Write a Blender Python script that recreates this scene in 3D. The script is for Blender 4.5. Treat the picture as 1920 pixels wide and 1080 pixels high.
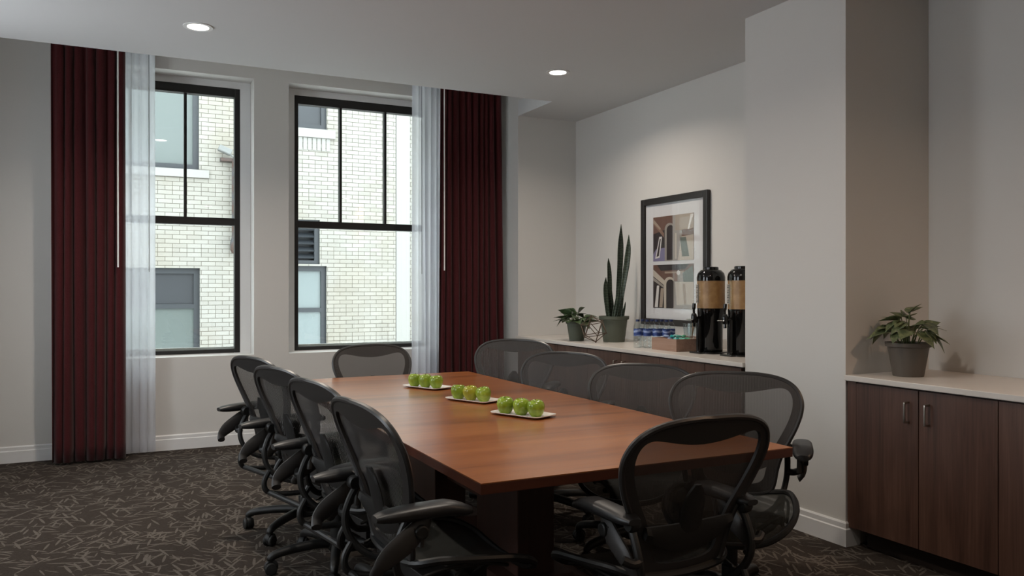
import bpy, bmesh, math, random
from mathutils import Vector, Matrix
R = math.radians
PI = math.pi
random.seed(7)
for o in list(bpy.data.objects):
    bpy.data.objects.remove(o)
scene = bpy.context.scene
COL = scene.collection

# ------------------------------------------------------------------ camera
CAM_H = 1.34
YAW = math.atan(750 / 1522)
cd = bpy.data.cameras.new('camera')
cam = bpy.data.objects.new('camera', cd)
COL.objects.link(cam)
cam.location = (0, 0, CAM_H)
cam.rotation_euler = (PI / 2, 0, -YAW)
cd.sensor_width = 36
cd.lens = 1522 / 1920 * 36
cd.clip_start = 0.05
scene.camera = cam

# ------------------------------------------------------------------ world: overcast daylight
w = bpy.data.worlds.new('overcast')
scene.world = w
w.use_nodes = True
bg = w.node_tree.nodes['Background']
bg.inputs[0].default_value = (0.89, 0.95, 1.0, 1)
bg.inputs[1].default_value = 7.0

# ------------------------------------------------------------------ exposure
scene.view_settings.view_transform = 'Standard'
scene.view_settings.look = 'None'
scene.view_settings.gamma = 1
scene.view_settings.use_curve_mapping = False
scene.view_settings.exposure = 0.12
scene.cycles.max_bounces = 10
scene.cycles.diffuse_bounces = 6
scene.cycles.transparent_max_bounces = 24
scene.cycles.caustics_reflective = False
scene.cycles.caustics_refractive = False
scene.cycles.use_denoising = True

# ------------------------------------------------------------------ room measures
HC = 2.96           # ceiling
YW = 7.275          # window wall, room face
XR = 4.06           # right wall
XL = -1.5           # left wall
YB = -3.2           # wall behind the camera
XC = 3.405          # face of the pier, front line of both counters
YE = 6.17           # edge of the ceiling in front of the curtain pocket
LAMP_W = 15.0

# ------------------------------------------------------------------ helpers
def tag(o, label=None, cat=None, group=None, kind=None):
    if label: o['label'] = label
    if cat: o['category'] = cat
    if group: o['group'] = group
    if kind: o['kind'] = kind
    return o

def empty(name, loc=(0, 0, 0), rz=0, parent=None):
    o = bpy.data.objects.new(name, None)
    COL.objects.link(o)
    o.location = loc
    o.rotation_euler = (0, 0, rz)
    o.empty_display_size = 0.05
    if parent: o.parent = parent
    return o

class MB:
    """collects shapes into one mesh"""
    def __init__(self):
        self.v = []; self.f = []; self.m = []
    def add(self, vs, fs, mi=0):
        n = len(self.v)
        self.v += [tuple(p) for p in vs]
        self.f += [tuple(i + n for i in f) for f in fs]
        self.m += [mi] * len(fs)
        return self
    def box(self, a, b, mi=0, M=None):
        (x0, y0, z0), (x1, y1, z1) = a, b
        if x0 > x1: x0, x1 = x1, x0
        if y0 > y1: y0, y1 = y1, y0
        if z0 > z1: z0, z1 = z1, z0
        vs = [Vector(p) for p in ((x0,y0,z0),(x1,y0,z0),(x1,y1,z0),(x0,y1,z0),(x0,y0,z1),(x1,y0,z1),(x1,y1,z1),(x0,y1,z1))]
        if M: vs = [M @ p for p in vs]
        return self.add(vs, [(0,3,2,1),(4,5,6,7),(0,1,5,4),(1,2,6,5),(2,3,7,6),(3,0,4,7)], mi)
    def loft(self, rings, closed=True, caps=True, mi=0, loop=False):
        n = len(rings[0]); vs = [p for r in rings for p in r]; fs = []
        m = len(rings)
        for i in range(m if loop else m - 1):
            j = (i + 1) % m
            for k in range(n if closed else n - 1):
                l = (k + 1) % n
                fs.append((i*n+k, i*n+l, j*n+l, j*n+k))
        if caps and closed and not loop:
            fs.append(tuple(reversed(range(n))))
            fs.append(tuple((m-1)*n + k for k in range(n)))
        return self.add(vs, fs, mi)
    def tube(self, pts, r, seg=10, loop=False, mi=0, flat=None, caps=True):
        """round tube along pts; r number or list; flat=(axis vector, factor) squashes along axis"""
        P = [Vector(p) for p in pts]; n = len(P)
        rs = r if isinstance(r, (list, tuple)) else [r] * n
        rings = []; up = None
        for i in range(n):
            a = P[(i-1) % n] if (loop or i > 0) else P[i]
            b = P[(i+1) % n] if (loop or i < n-1) else P[i]
            t = (b - a).normalized()
            if up is None:
                up = Vector((0, 0, 1)) if abs(t.z) < 0.9 else Vector((1, 0, 0))
            u = (up - t * up.dot(t))
            if u.length < 1e-4: u = Vector((0, 1, 0)) - t * t.y
            u.normalize(); up = u
            s = t.cross(u)
            ring = []
            for k in range(seg):
                an = 2*PI*k/seg
                off = (u*math.cos(an) + s*math.sin(an)) * rs[i]
                if flat:
                    ax = Vector(flat[0]).normalized()
                    off = off - ax * off.dot(ax) * (1 - flat[1])
                ring.append(P[i] + off)
            rings.append(ring)
        return self.loft(rings, True, caps, mi, loop)
    def lathe(self, prof, c=(0, 0, 0), seg=32, mi=0, axis='z', closed=False):
        """prof = [(r, z)...] from bottom to top"""
        rings = []
        for r, z in prof:
            ring = []
            for k in range(seg):
                a = 2*PI*k/seg
                if axis == 'z': p = (c[0]+r*math.cos(a), c[1]+r*math.sin(a), c[2]+z)
                elif axis == 'x': p = (c[0]+z, c[1]+r*math.cos(a), c[2]+r*math.sin(a))
                else: p = (c[0]+r*math.sin(a), c[1]+z, c[2]+r*math.cos(a))
                ring.append(p)
            rings.append(ring)
        return self.loft(rings, True, not closed, mi, loop=closed)
    def cyl(self, a, b, r, seg=20, mi=0):
        return self.tube([a, b], r, seg, mi=mi)
    def build(self, name, mats, parent=None, smooth=True, bevel=0, bseg=2, angle=35, solid=0, subsurf=0, loc=None):
        me = bpy.data.meshes.new(name)
        me.from_pydata(self.v, [], self.f)
        if not isinstance(mats, (list, tuple)): mats = [mats]
        for m in mats: me.materials.append(m)
        me.polygons.foreach_set('material_index', self.m)
        bm = bmesh.new(); bm.from_mesh(me)
        bmesh.ops.recalc_face_normals(bm, faces=bm.faces)
        bm.to_mesh(me); bm.free()
        if smooth:
            me.polygons.foreach_set('use_smooth', [True] * len(me.polygons))
            me.set_sharp_from_angle(angle=R(angle))
        me.update()
        o = bpy.data.objects.new(name, me)
        COL.objects.link(o)
        if parent: o.parent = parent
        if loc: o.location = loc
        if solid:
            s = o.modifiers.new('solid', 'SOLIDIFY'); s.thickness = solid; s.offset = 0
        if bevel:
            b = o.modifiers.new('bevel', 'BEVEL'); b.width = bevel; b.segments = bseg
            b.limit_method = 'ANGLE'; b.angle_limit = R(40); b.harden_normals = False
        if subsurf:
            s = o.modifiers.new('sub', 'SUBSURF'); s.levels = subsurf; s.render_levels = subsurf
        return o

def copy_tree(o, parent=None):
    c = o.copy(); COL.objects.link(c)
    c.parent = parent
    for ch in list(o.children): copy_tree(ch, c)
    return c

def spline(pts, n=8, loop=False):
    """Catmull-Rom through pts"""
    P = [Vector(p) for p in pts]; m = len(P); out = []
    for i in range(m if loop else m - 1):
        if loop: p0, p1, p2, p3 = P[(i-1)%m], P[i], P[(i+1)%m], P[(i+2)%m]
        else: p0, p1, p2, p3 = P[max(i-1,0)], P[i], P[i+1], P[min(i+2,m-1)]
        for k in range(n):
            t = k / n
            out.append(0.5*((2*p1)+(-p0+p2)*t+(2*p0-5*p1+4*p2-p3)*t*t+(-p0+3*p1-3*p2+p3)*t**3))
    if not loop: out.append(P[-1])
    return out

# ------------------------------------------------------------------ materials
def mat(name, col, rough=0.5, metal=0, spec=0.5, **kw):
    m = bpy.data.materials.new(name); m.use_nodes = True
    b = m.node_tree.nodes['Principled BSDF']
    b.inputs['Base Color'].default_value = (*col, 1)
    b.inputs['Roughness'].default_value = rough
    b.inputs['Metallic'].default_value = metal
    b.inputs['Specular IOR Level'].default_value = spec
    for k, v in kw.items():
        b.inputs[k.replace('_', ' ')].default_value = v
    return m

def N(m, typ, **inp):
    n = m.node_tree.nodes.new(typ)
    for k, v in inp.items():
        if hasattr(n, k): setattr(n, k, v)
    return n
def L(m, a, b): m.node_tree.links.new(a, b)
def P(m): return m.node_tree.nodes['Principled BSDF']
def math_node(m, op, a, b=None, c=None):
    n = m.node_tree.nodes.new('ShaderNodeMath'); n.operation = op
    for i, v in enumerate((a, b, c)):
        if v is None: continue
        if isinstance(v, (int, float)): n.inputs[i].default_value = v
        else: L(m, v, n.inputs[i])
    return n.outputs[0]
def ramp(m, src, stops):
    n = m.node_tree.nodes.new('ShaderNodeValToRGB')
    el = n.color_ramp.elements
    while len(el) < len(stops): el.new(0.5)
    for e, (p, c) in zip(el, stops):
        e.position = p; e.color = (*c, 1)
    L(m, src, n.inputs[0])
    return n.outputs[0]
def objcoord(m, scale=(1,1,1), rot=(0,0,0), space='Object', loc=(0,0,0)):
    tc = m.node_tree.nodes.new('ShaderNodeTexCoord')
    mp = m.node_tree.nodes.new('ShaderNodeMapping')
    mp.inputs['Scale'].default_value = scale; mp.inputs['Rotation'].default_value = rot
    mp.inputs['Location'].default_value = loc
    L(m, tc.outputs[space], mp.inputs[0])
    return mp.outputs[0]
def noise(m, co, scale=5, detail=3, rough=0.5, dist=0):
    n = m.node_tree.nodes.new('ShaderNodeTexNoise')
    n.inputs['Scale'].default_value = scale; n.inputs['Detail'].default_value = detail
    n.inputs['Roughness'].default_value = rough; n.inputs['Distortion'].default_value = dist
    if co is not None: L(m, co, n.inputs['Vector'])
    return n.outputs[0]
def bump(m, h, strength=0.3, dist=0.01):
    n = m.node_tree.nodes.new('ShaderNodeBump')
    n.inputs['Strength'].default_value = strength; n.inputs['Distance'].default_value = dist
    L(m, h, n.inputs['Height']); L(m, n.outputs[0], P(m).inputs['Normal'])

def paint(name, col, rough=0.75):
    m = mat(name, col, rough, spec=0.3)
    n = noise(m, objcoord(m), 90, 3)
    bump(m, n, 0.06, 0.002)
    return m

M_wall = paint('wall_paint', (0.60, 0.585, 0.56))
M_ceil = paint('ceiling_paint', (0.60, 0.60, 0.60), 0.85)
M_trim = mat('white_trim_paint', (0.70, 0.70, 0.70), 0.4)

# carpet: dark ground with scattered pale sticks
def carpet():
    m = mat('carpet', (0.05, 0.045, 0.04), 0.95, spec=0.1)
    total = None
    for i, (rot, sx, sy, thr) in enumerate([(0.35, 4.5, 42, 0.30), (1.3, 4.2, 40, 0.30), (2.15, 5.0, 46, 0.32), (2.8, 4.6, 42, 0.28), (0.8, 5.4, 48, 0.28), (1.75, 5.2, 44, 0.3)]):
        mp = objcoord(m, (1, 1, 1), (0, 0, rot), loc=(i*3.1, i*1.7, 0))
        mp2 = m.node_tree.nodes.new('ShaderNodeMapping')
        mp2.inputs['Scale'].default_value = (sx, sy, 0.0)
        L(m, mp, mp2.inputs[0])
        v = m.node_tree.nodes.new('ShaderNodeTexVoronoi')
        v.inputs['Scale'].default_value = 1.0; v.inputs['Randomness'].default_value = 1.0
        L(m, mp2.outputs[0], v.inputs['Vector'])
        # only some cells carry a stick
        keep = math_node(m, 'GREATER_THAN', v.outputs['Color'], 0.55)
        s = math_node(m, 'SMOOTH_MIN', v.outputs['Distance'], 1.0, 0.01)
        s = math_node(m, 'LESS_THAN', s, thr)
        s = math_node(m, 'MULTIPLY', s, keep)
        total = s if total is None else math_node(m, 'MAXIMUM', total, s)
    fine = noise(m, objcoord(m), 220, 2, 0.7)
    med = noise(m, objcoord(m, (1, 3, 1)), 45, 3, 0.7)
    a = math_node(m, 'MULTIPLY', total, math_node(m, 'MULTIPLY_ADD', fine, 0.8, 0.25))
    a = math_node(m, 'ADD', a, math_node(m, 'MULTIPLY', math_node(m, 'SUBTRACT', med, 0.45), 0.9))
    c = ramp(m, a, [(0.0, (0.036, 0.028, 0.023)), (0.35, (0.062, 0.051, 0.043)), (0.85, (0.135, 0.117, 0.100))])
    L(m, c, P(m).inputs['Base Color'])
    bump(m, fine, 0.7, 0.004)
    return m
M_carpet = carpet()

def wood(name, c1, c2, c3, axis='x', rough=0.3, scale=1.0, coat=0.0, fine=1.0):
    m = mat(name, c1, rough)
    st = {'x': (0.7*scale, 9*scale, 9*scale), 'y': (9*scale, 0.7*scale, 9*scale), 'z': (9*scale, 9*scale, 0.7*scale)}[axis]
    st2 = {'x': (2*scale, 75*scale, 75*scale), 'y': (75*scale, 2*scale, 75*scale), 'z': (75*scale, 75*scale, 2*scale)}[axis]
    a = noise(m, objcoord(m, st), 1.0, 5, 0.6, 0.8)
    b = noise(m, objcoord(m, st2), 1.0, 4, 0.65)
    f = math_node(m, 'ADD', math_node(m, 'MULTIPLY', a, 0.62), math_node(m, 'MULTIPLY', b, 0.38*fine))
    c = ramp(m, f, [(0.33, c1), (0.5, c2), (0.68, c3)])
    L(m, c, P(m).inputs['Base Color'])
    rr = math_node(m, 'MULTIPLY_ADD', b, 0.12, rough - 0.05)
    L(m, rr, P(m).inputs['Roughness'])
    P(m).inputs['Coat Weight'].default_value = coat
    P(m).inputs['Coat Roughness'].default_value = 0.18
    return m
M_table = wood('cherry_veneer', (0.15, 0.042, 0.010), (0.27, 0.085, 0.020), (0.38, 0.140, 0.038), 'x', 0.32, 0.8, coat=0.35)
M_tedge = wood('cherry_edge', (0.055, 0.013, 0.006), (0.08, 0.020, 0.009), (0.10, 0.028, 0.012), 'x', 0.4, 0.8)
M_ped = wood('dark_cherry', (0.035, 0.012, 0.008), (0.05, 0.018, 0.011), (0.07, 0.025, 0.015), 'z', 0.45, 1.0)
M_cab = wood('walnut_laminate', (0.040, 0.018, 0.012), (0.085, 0.040, 0.027), (0.135, 0.070, 0.048), 'z', 0.45, 1.2)
M_cabcase = mat('cabinet_case', (0.03, 0.02, 0.016), 0.6)
M_counter = mat('white_quartz', (0.62, 0.58, 0.54), 0.3)
M_black_frame = mat('black_window_metal', (0.006, 0.005, 0.005), 0.5)
M_glass = None
def pane_mat(name, tint, refl=0.05):
    m = bpy.data.materials.new(name); m.use_nodes = True
    nt = m.node_tree; nt.nodes.remove(nt.nodes['Principled BSDF'])
    out = nt.nodes['Material Output']
    tr = nt.nodes.new('ShaderNodeBsdfTransparent'); tr.inputs[0].default_value = (*tint, 1)
    gl = nt.nodes.new('ShaderNodeBsdfGlossy'); gl.inputs['Roughness'].default_value = 0.02
    gl.inputs[0].default_value = (0.9, 0.95, 0.95, 1)
    lw = nt.nodes.new('ShaderNodeLayerWeight'); lw.inputs[0].default_value = 0.5
    p5 = nt.nodes.new('ShaderNodeMath'); p5.operation = 'POWER'; p5.inputs[1].default_value = 5.0
    nt.links.new(lw.outputs['Facing'], p5.inputs[0])
    ma = nt.nodes.new('ShaderNodeMath'); ma.operation = 'MULTIPLY_ADD'; ma.inputs[1].default_value = 1-refl; ma.inputs[2].default_value = refl
    nt.links.new(p5.outputs[0], ma.inputs[0]); lw = ma
    mx = nt.nodes.new('ShaderNodeMixShader')
    nt.links.new(lw.outputs[0], mx.inputs[0]); nt.links.new(tr.outputs[0], mx.inputs[1]); nt.links.new(gl.outputs[0], mx.inputs[2])
    nt.links.new(mx.outputs[0], out.inputs[0])
    return m
M_glass = pane_mat('window_glass', (0.93, 0.96, 0.95))
M_clear = pane_mat('clear_plastic', (0.93, 0.955, 0.96), 0.06)
M_picglass = pane_mat('picture_glass', (0.98, 0.98, 0.98), 0.03)

def fabric(name, c1, c2, rough=0.9):
    m = mat(name, c1, rough, spec=0.2)
    n = noise(m, objcoord(m, (1, 1, 0.35)), 260, 2)
    c = ramp(m, n, [(0.3, c1), (0.7, c2)])
    L(m, c, P(m).inputs['Base Color'])
    P(m).inputs['Sheen Weight'].default_value = 0.15
    return m
M_red = fabric('burgundy_fabric', (0.042, 0.0050, 0.0062), (0.064, 0.0080, 0.010))
def sheer():
    m = bpy.data.materials.new('sheer_voile'); m.use_nodes = True
    nt = m.node_tree; nt.nodes.remove(nt.nodes['Principled BSDF'])
    out = nt.nodes['Material Output']
    tr = nt.nodes.new('ShaderNodeBsdfTransparent'); tr.inputs[0].default_value = (0.96, 0.97, 1.0, 1)
    tl = nt.nodes.new('ShaderNodeBsdfTranslucent'); tl.inputs[0].default_value = (0.88, 0.90, 0.95, 1)
    df = nt.nodes.new('ShaderNodeBsdfDiffuse'); df.inputs[0].default_value = (0.80, 0.82, 0.87, 1)
    m1 = nt.nodes.new('ShaderNodeMixShader'); m1.inputs[0].default_value = 0.22
    nt.links.new(tl.outputs[0], m1.inputs[1]); nt.links.new(df.outputs[0], m1.inputs[2])
    m2 = nt.nodes.new('ShaderNodeMixShader'); m2.inputs[0].default_value = 0.74
    nt.links.new(tr.outputs[0], m2.inputs[1]); nt.links.new(m1.outputs[0], m2.inputs[2])
    nt.links.new(m2.outputs[0], out.inputs[0])
    return m
M_sheer = sheer()
M_wand = mat('white_plastic', (0.75, 0.74, 0.72), 0.4)
M_wandg = mat('grey_plastic', (0.30, 0.32, 0.34), 0.4)

def chair_mesh():
    """see-through woven mesh with fine upright ribs"""
    m = bpy.data.materials.new('woven_mesh'); m.use_nodes = True
    nt = m.node_tree; b = nt.nodes['Principled BSDF']
    b.inputs['Roughness'].default_value = 0.55
    b.inputs['Specular IOR Level'].default_value = 0.4
    w1 = nt.nodes.new('ShaderNodeTexWave'); w1.wave_type = 'BANDS'; w1.bands_direction = 'X'
    w1.inputs['Scale'].default_value = 26; w1.inputs['Distortion'].default_value = 0.0
    co = objcoord(m)
    L(m, co, w1.inputs['Vector'])
    c = ramp(m, w1.outputs[1], [(0.0, (0.028, 0.025, 0.024)), (1.0, (0.052, 0.047, 0.045))])
    L(m, c, b.inputs['Base Color'])
    al = math_node(m, 'MULTIPLY_ADD', w1.outputs[1], 0.0, 0.75)
    L(m, al, b.inputs['Alpha'])
    return m
M_mesh = chair_mesh()
M_seat = mat('seat_weave', (0.016, 0.017, 0.015), 0.7, spec=0.25, Alpha=0.86)
M_blk = mat('black_nylon', (0.006, 0.006, 0.006), 0.5)
M_rim = mat('graphite_nylon', (0.022, 0.021, 0.021), 0.38)
M_pad = mat('black_armpad', (0.012, 0.012, 0.013), 0.42)
M_yoke = mat('graphite_arm', (0.030, 0.028, 0.027), 0.5)
M_rubber = mat('caster_rubber', (0.010, 0.010, 0.010), 0.6)
M_chrome = mat('chrome', (0.75, 0.74, 0.72), 0.18, 1)
M_nickel = mat('brushed_nickel', (0.50, 0.46, 0.41), 0.3, 1)

# ------------------------------------------------------------------ setting
def structure(name, mb, m, **kw):
    o = mb.build(name, m, smooth=False, **kw)
    return tag(o, kind='structure')

structure('floor', MB().box((XL, YB, -0.12), (XR, YW, 0)), M_carpet)
# ceiling with the curtain pocket left open in front of the windows
cb = MB()
cb.box((XL, YB, HC), (XR, YE, HC+0.14))
cb.box((3.43, YE, HC), (XR, 6.829, HC+0.14))
structure('ceiling', cb, M_ceil)
pk = MB()
pk.box((XL, YE-0.10, 3.36), (3.60, YW, 3.48))
pk.box((XL, YE-0.10, HC+0.14), (3.60, YE, 3.36))
pk.box((3.4301, YE, HC+0.14), (3.60, 6.829, 3.36))
structure('ceiling_pocket', pk, M_wall)

# windows: (x0, x1) of the wall opening
OPEN = [(-0.368, 1.10), (1.395, 2.863)]
ZS, ZT = 0.765, 3.148
YO = 7.62           # outer face of the window wall
wb = MB()
xs = [XL, OPEN[0][0], OPEN[0][1], OPEN[1][0], OPEN[1][1], XR]
for i in (0, 2, 4):
    wb.box((xs[i], YW, -0.12), (xs[i+1], YO, 3.9))
for a, b in OPEN:
    wb.box((a, YW, -0.12), (b, YO, ZS))
    wb.box((a, YW, ZT), (b, YO, 3.9))
structure('wall_window_side', wb, M_wall)
structure('wall_right', MB().box((XR, YB-0.1, -0.12), (XR+0.15, YW, 3.5)), M_wall)
FILL_WIN = [(2.3, 3.3), (4.8, 5.8)]  # added openings out of view, letting extra daylight into the room
lw_ = MB()
ys = [YB-0.1, FILL_WIN[0][0], FILL_WIN[0][1], FILL_WIN[1][0], FILL_WIN[1][1], YW]
for i in (0, 2, 4): lw_.box((XL-0.2, ys[i], -0.12), (XL, ys[i+1], 3.5))
for y0_, y1_ in FILL_WIN:
    lw_.box((XL-0.2, y0_, -0.12), (XL, y1_, 0.80)); lw_.box((XL-0.2, y0_, 2.75), (XL, y1_, 3.5))
structure('wall_left', lw_, M_wall)
for q_, (y0_, y1_) in enumerate(FILL_WIN):
    f_ = MB()
    f_.box((XL-0.14, y0_, 0.80), (XL-0.08, y0_+0.05, 2.75)); f_.box((XL-0.14, y1_-0.05, 0.80), (XL-0.08, y1_, 2.75))
    f_.box((XL-0.14, y0_+0.05, 2.69), (XL-0.08, y1_-0.05, 2.75)); f_.box((XL-0.14, y0_+0.05, 0.80), (XL-0.08, y1_-0.05, 0.85))
    f_.box((XL-0.13, y0_+0.05, 1.80), (XL-0.08, y1_-0.05, 1.85))
    structure('window_%d' % (q_+3), f_, M_black_frame)  # frames of the added, unseen daylight openings
structure('wall_back', MB().box((XL, YB-0.15, -0.12), (XR, YB, 3.5)), M_wall)
# chase that closes the niche and pier between niche and right recess
structure('wall_chase', MB().box((3.43, 6.83, 0), (XR, YW, 3.36)), M_wall)
structure('wall_pier', MB().box((XC+0.012, 3.015, 0), (XR, 3.76, HC)), M_wall)

def baseboard(name, pts):
    """stepped skirting swept along plan points; the room lies on the left of the walk"""
    prof = [(0, 0), (0.016, 0), (0.016, 0.088), (0.011, 0.094), (0.011, 0.118), (0.006, 0.126), (0, 0.126)]
    mb = MB(); n = len(pts); rings = []
    for i, p in enumerate(pts):
        p = Vector(p)
        d1 = (p - Vector(pts[i-1])).normalized() if i > 0 else None
        d2 = (Vector(pts[i+1]) - p).normalized() if i < n-1 else None
        if d1 is None: nn = Vector((-d2.y, d2.x))
        elif d2 is None: nn = Vector((-d1.y, d1.x))
        else:
            n1 = Vector((-d1.y, d1.x)); n2 = Vector((-d2.y, d2.x))
            nn = (n1 + n2) / (1 + n1.dot(n2))
        rings.append([(p.x + nn.x*o, p.y + nn.y*o, z) for o, z in prof])
    mb.loft(rings, True, True)
    o = mb.build(name, M_trim, smooth=False)
    return tag(o, kind='structure')
# walk so that the left-hand side faces the room
baseboard('baseboard_window_side', [(3.41, YW), (XL, YW)])
baseboard('baseboard_left', [(XL, YW), (XL, YB)])
baseboard('baseboard_pier', [(XC+0.10, 3.015), (XC+0.012, 3.015), (XC+0.012, 3.762)])

# window units
YF = 7.47           # face of the window frame
for wi, (a, b) in enumerate(OPEN):
    win = tag(empty('window_%d' % (wi+1), ((a+b)/2, YF, ZS)), kind='structure')
    ox, oy, oz = win.location
    def wbld(mb, name, m, **kw):
        o = mb.build(name, m, win, **kw)
        o.location = (-ox, -oy, -oz)
        return o
    fa, fb, fz0, fz1 = a+0.088, b-0.088, 0.772, 3.09
    c = MB()
    c.box((a, YF, ZS), (fa, YO-0.02, ZT)); c.box((fb, YF, ZS), (b, YO-0.02, ZT))
    c.box((fa, YF, fz1), (fb, YO-0.02, ZT)); c.box((fa, YF, ZS), (fb, YO-0.02, fz0))
    wbld(c, 'casing', M_trim, smooth=False)
    f = MB()
    y0, y1 = YF+0.005, YF+0.085
    f.box((fa, y0, fz0), (fa+0.036, y1, fz1)); f.box((fb-0.045, y0, fz0), (fb, y1, fz1))
    f.box((fa+0.036, y0, fz1-0.075), (fb-0.045, y1, fz1)); f.box((fa+0.036, y0, fz0), (fb-0.045, y1, fz0+0.034))
    wbld(f, 'window_frame', M_black_frame, smooth=False, bevel=0.003)
    wbld(MB().box((fa+0.036, y0-0.004, 1.888), (fb-0.045, y1-0.01, 1.952)), 'meeting_rail', M_black_frame, smooth=False, bevel=0.003)
    for k in (1, 2):
        xm = (fa+0.43*k - 0.003) if wi else (fb - 0.447 - 0.43*(k-1))
        wbld(MB().box((xm-0.011, y0+0.006, 1.952), (xm+0.011, y1-0.02, fz1-0.075)), 'mullion', M_black_frame, smooth=False)
    wbld(MB().box((fa+0.036, YF+0.045, fz0+0.034), (fb-0.045, YF+0.049, fz1-0.075)), 'window_pane', M_glass, smooth=False)
    wbld(MB().box((fa+0.036, YF+0.052, fz0+0.034), (fb-0.045, YF+0.08, fz0+0.052)), 'sash_ledge', M_trim, smooth=False)

# ------------------------------------------------------------------ building across the alley
def brick_mat():
    m = mat('painted_brick', (0.7, 0.66, 0.55), 0.85, spec=0.2)
    RH = 0.0672
    co = objcoord(m, (1, 1, 1))
    sep = m.node_tree.nodes.new('ShaderNodeSeparateXYZ'); L(m, co, sep.inputs[0])
    comb = m.node_tree.nodes.new('ShaderNodeCombineXYZ')
    L(m, sep.outputs[0], comb.inputs[0]); L(m, sep.outputs[2], comb.inputs[1])
    def brick(width, off):
        b = m.node_tree.nodes.new('ShaderNodeTexBrick')
        b.inputs['Scale'].default_value = 1.0
        b.inputs['Brick Width'].default_value = width
        b.inputs['Row Height'].default_value = RH
        b.inputs['Mortar Size'].default_value = 0.0045
        b.inputs['Mortar Smooth'].default_value = 0.25
        b.inputs['Bias'].default_value = -0.2
        b.inputs['Color1'].default_value = (0.245, 0.238, 0.215, 1)
        b.inputs['Color2'].default_value = (0.215, 0.207, 0.185, 1)
        b.inputs['Mortar'].default_value = (0.085, 0.075, 0.062, 1)
        b.offset = off
        L(m, comb.outputs[0], b.inputs['Vector'])
        return b
    b1 = brick(0.205, 0.5); b2 = brick(0.1025, 0.0)
    row = math_node(m, 'FLOOR', math_node(m, 'DIVIDE', sep.outputs[2], RH))
    md = math_node(m, 'MODULO', math_node(m, 'ADD', row, 700), 7.0)
    sel = math_node(m, 'LESS_THAN', md, 0.5)
    mx = m.node_tree.nodes.new('ShaderNodeMix'); mx.data_type = 'RGBA'
    L(m, sel, mx.inputs[0]); L(m, b1.outputs[0], mx.inputs[6]); L(m, b2.outputs[0], mx.inputs[7])
    n = noise(m, co, 1.1, 4)
    mx2 = m.node_tree.nodes.new('ShaderNodeMix'); mx2.data_type = 'RGBA'; mx2.blend_type = 'MULTIPLY'
    mx2.inputs[0].default_value = 0.6
    L(m, mx.outputs[2], mx2.inputs[6])
    L(m, ramp(m, n, [(0.3, (0.86, 0.80, 0.70)), (0.6, (1, 1, 1))]), mx2.inputs[7])
    L(m, mx2.outputs[2], P(m).inputs['Base Color'])
    bump(m, math_node(m, 'MULTIPLY', b1.outputs[1], -1), 0.5, 0.008)
    return m
M_brick = brick_mat()
M_stone = mat('painted_stone', (0.22, 0.215, 0.20), 0.8)
M_extframe = mat('slate_window_metal', (0.016, 0.019, 0.023), 0.5)
M_extglass = mat('reflective_glass', (0.085, 0.10, 0.095), 0.15, spec=0.35)
M_extdark = mat('dark_screen', (0.014, 0.016, 0.02), 0.5)
M_extblind = mat('frosted_pane', (0.13, 0.155, 0.155), 0.25)
M_bounce = mat('pale_bounce_slab', (0.72, 0.71, 0.69), 0.9)  # pale so that the added slab throws daylight upwards

bld = tag(empty('brick_building', (2, 13.3, -6)), 'cream painted brick building seen across the alley through both windows', 'building')
def bb(mb, name, m, parent=bld, **kw):
    o = mb.build(name, m, parent, smooth=False, **kw)
    if parent is bld: o.location = (-2, -13.3, 6)
    return o
YX = 13.3
# wall with recesses cut for its windows: (x0,x1,z0,z1)
WINS = [(-0.35, 1.20, 3.15, 5.0), (-0.35, 1.212, 0.0, 1.645), (2.0, 3.17, 3.93, 5.6), (2.2, 3.05, 1.73, 2.45), (2.2, 3.166, 0.2, 1.70)]
def wall_with_holes(x0, x1, z0, z1, y0, y1, holes):
    xs = sorted(set([x0, x1] + [v for h in holes for v in h[:2]]))
    zs = sorted(set([z0, z1] + [v for h in holes for v in h[2:]]))
    mb = MB()
    for i in range(len(xs)-1):
        # merge vertical runs
        run = None
        for j in range(len(zs)-1):
            cx, cz = (xs[i]+xs[i+1])/2, (zs[j]+zs[j+1])/2
            hole = any(h[0] < cx < h[1] and h[2] < cz < h[3] for h in holes)
            if not hole:
                if run is None: run = zs[j]
            if hole and run is not None:
                mb.box((xs[i], y0, run), (xs[i+1], y1, zs[j])); run = None
        if run is not None: mb.box((xs[i], y0, run), (xs[i+1], y1, z1))
    return mb
bb(wall_with_holes(-9, 4.34, -6, 9, YX, YX+0.5, WINS), 'brick_wall', M_brick)
bb(MB().box((4.355, YX+0.01, -6), (4.60, YX+0.5, 9)), 'corner_strip', M_stone)
bb(MB().box((4.60, YX+0.03, -6), (14, YX+0.5, 9)), 'wall_section', M_brick)
def ext_window(x0, x1, z0, z1, rail=None, upper=M_extglass, lower=M_extblind, right_only=True):
    fr = MB(); t = 0.085; y0, y1 = YX+0.06, YX+0.16
    fr.box((x0, y0, z0), (x0+t, y1, z1)); fr.box((x1-t, y0, z0), (x1, y1, z1))
    fr.box((x0+t, y0, z1-t), (x1-t, y1, z1)); fr.box((x0+t, y0, z0), (x1-t, y1, z0+t))
    if rail: fr.box((x0+t, y0, rail-0.035), (x1-t, y1-0.01, rail+0.035))
    o = bb(fr, 'building_window', M_extframe)
    if rail:
        bb(MB().box((x0+t, y0+0.04, rail+0.035), (x1-t, y0+0.05, z1-t)), 'upper_pane', upper, o)
        bb(MB().box((x0+t, y0+0.03, z0+t), (x1-t, y0+0.04, rail-0.035)), 'lower_pane', lower, o)
    else:
        bb(MB().box((x0+t, y0+0.04, z0+t), (x1-t, y0+0.05, z1-t)), 'upper_pane', upper, o)
    return o
ext_window(-0.35, 1.20, 3.15, 5.0)
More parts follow.
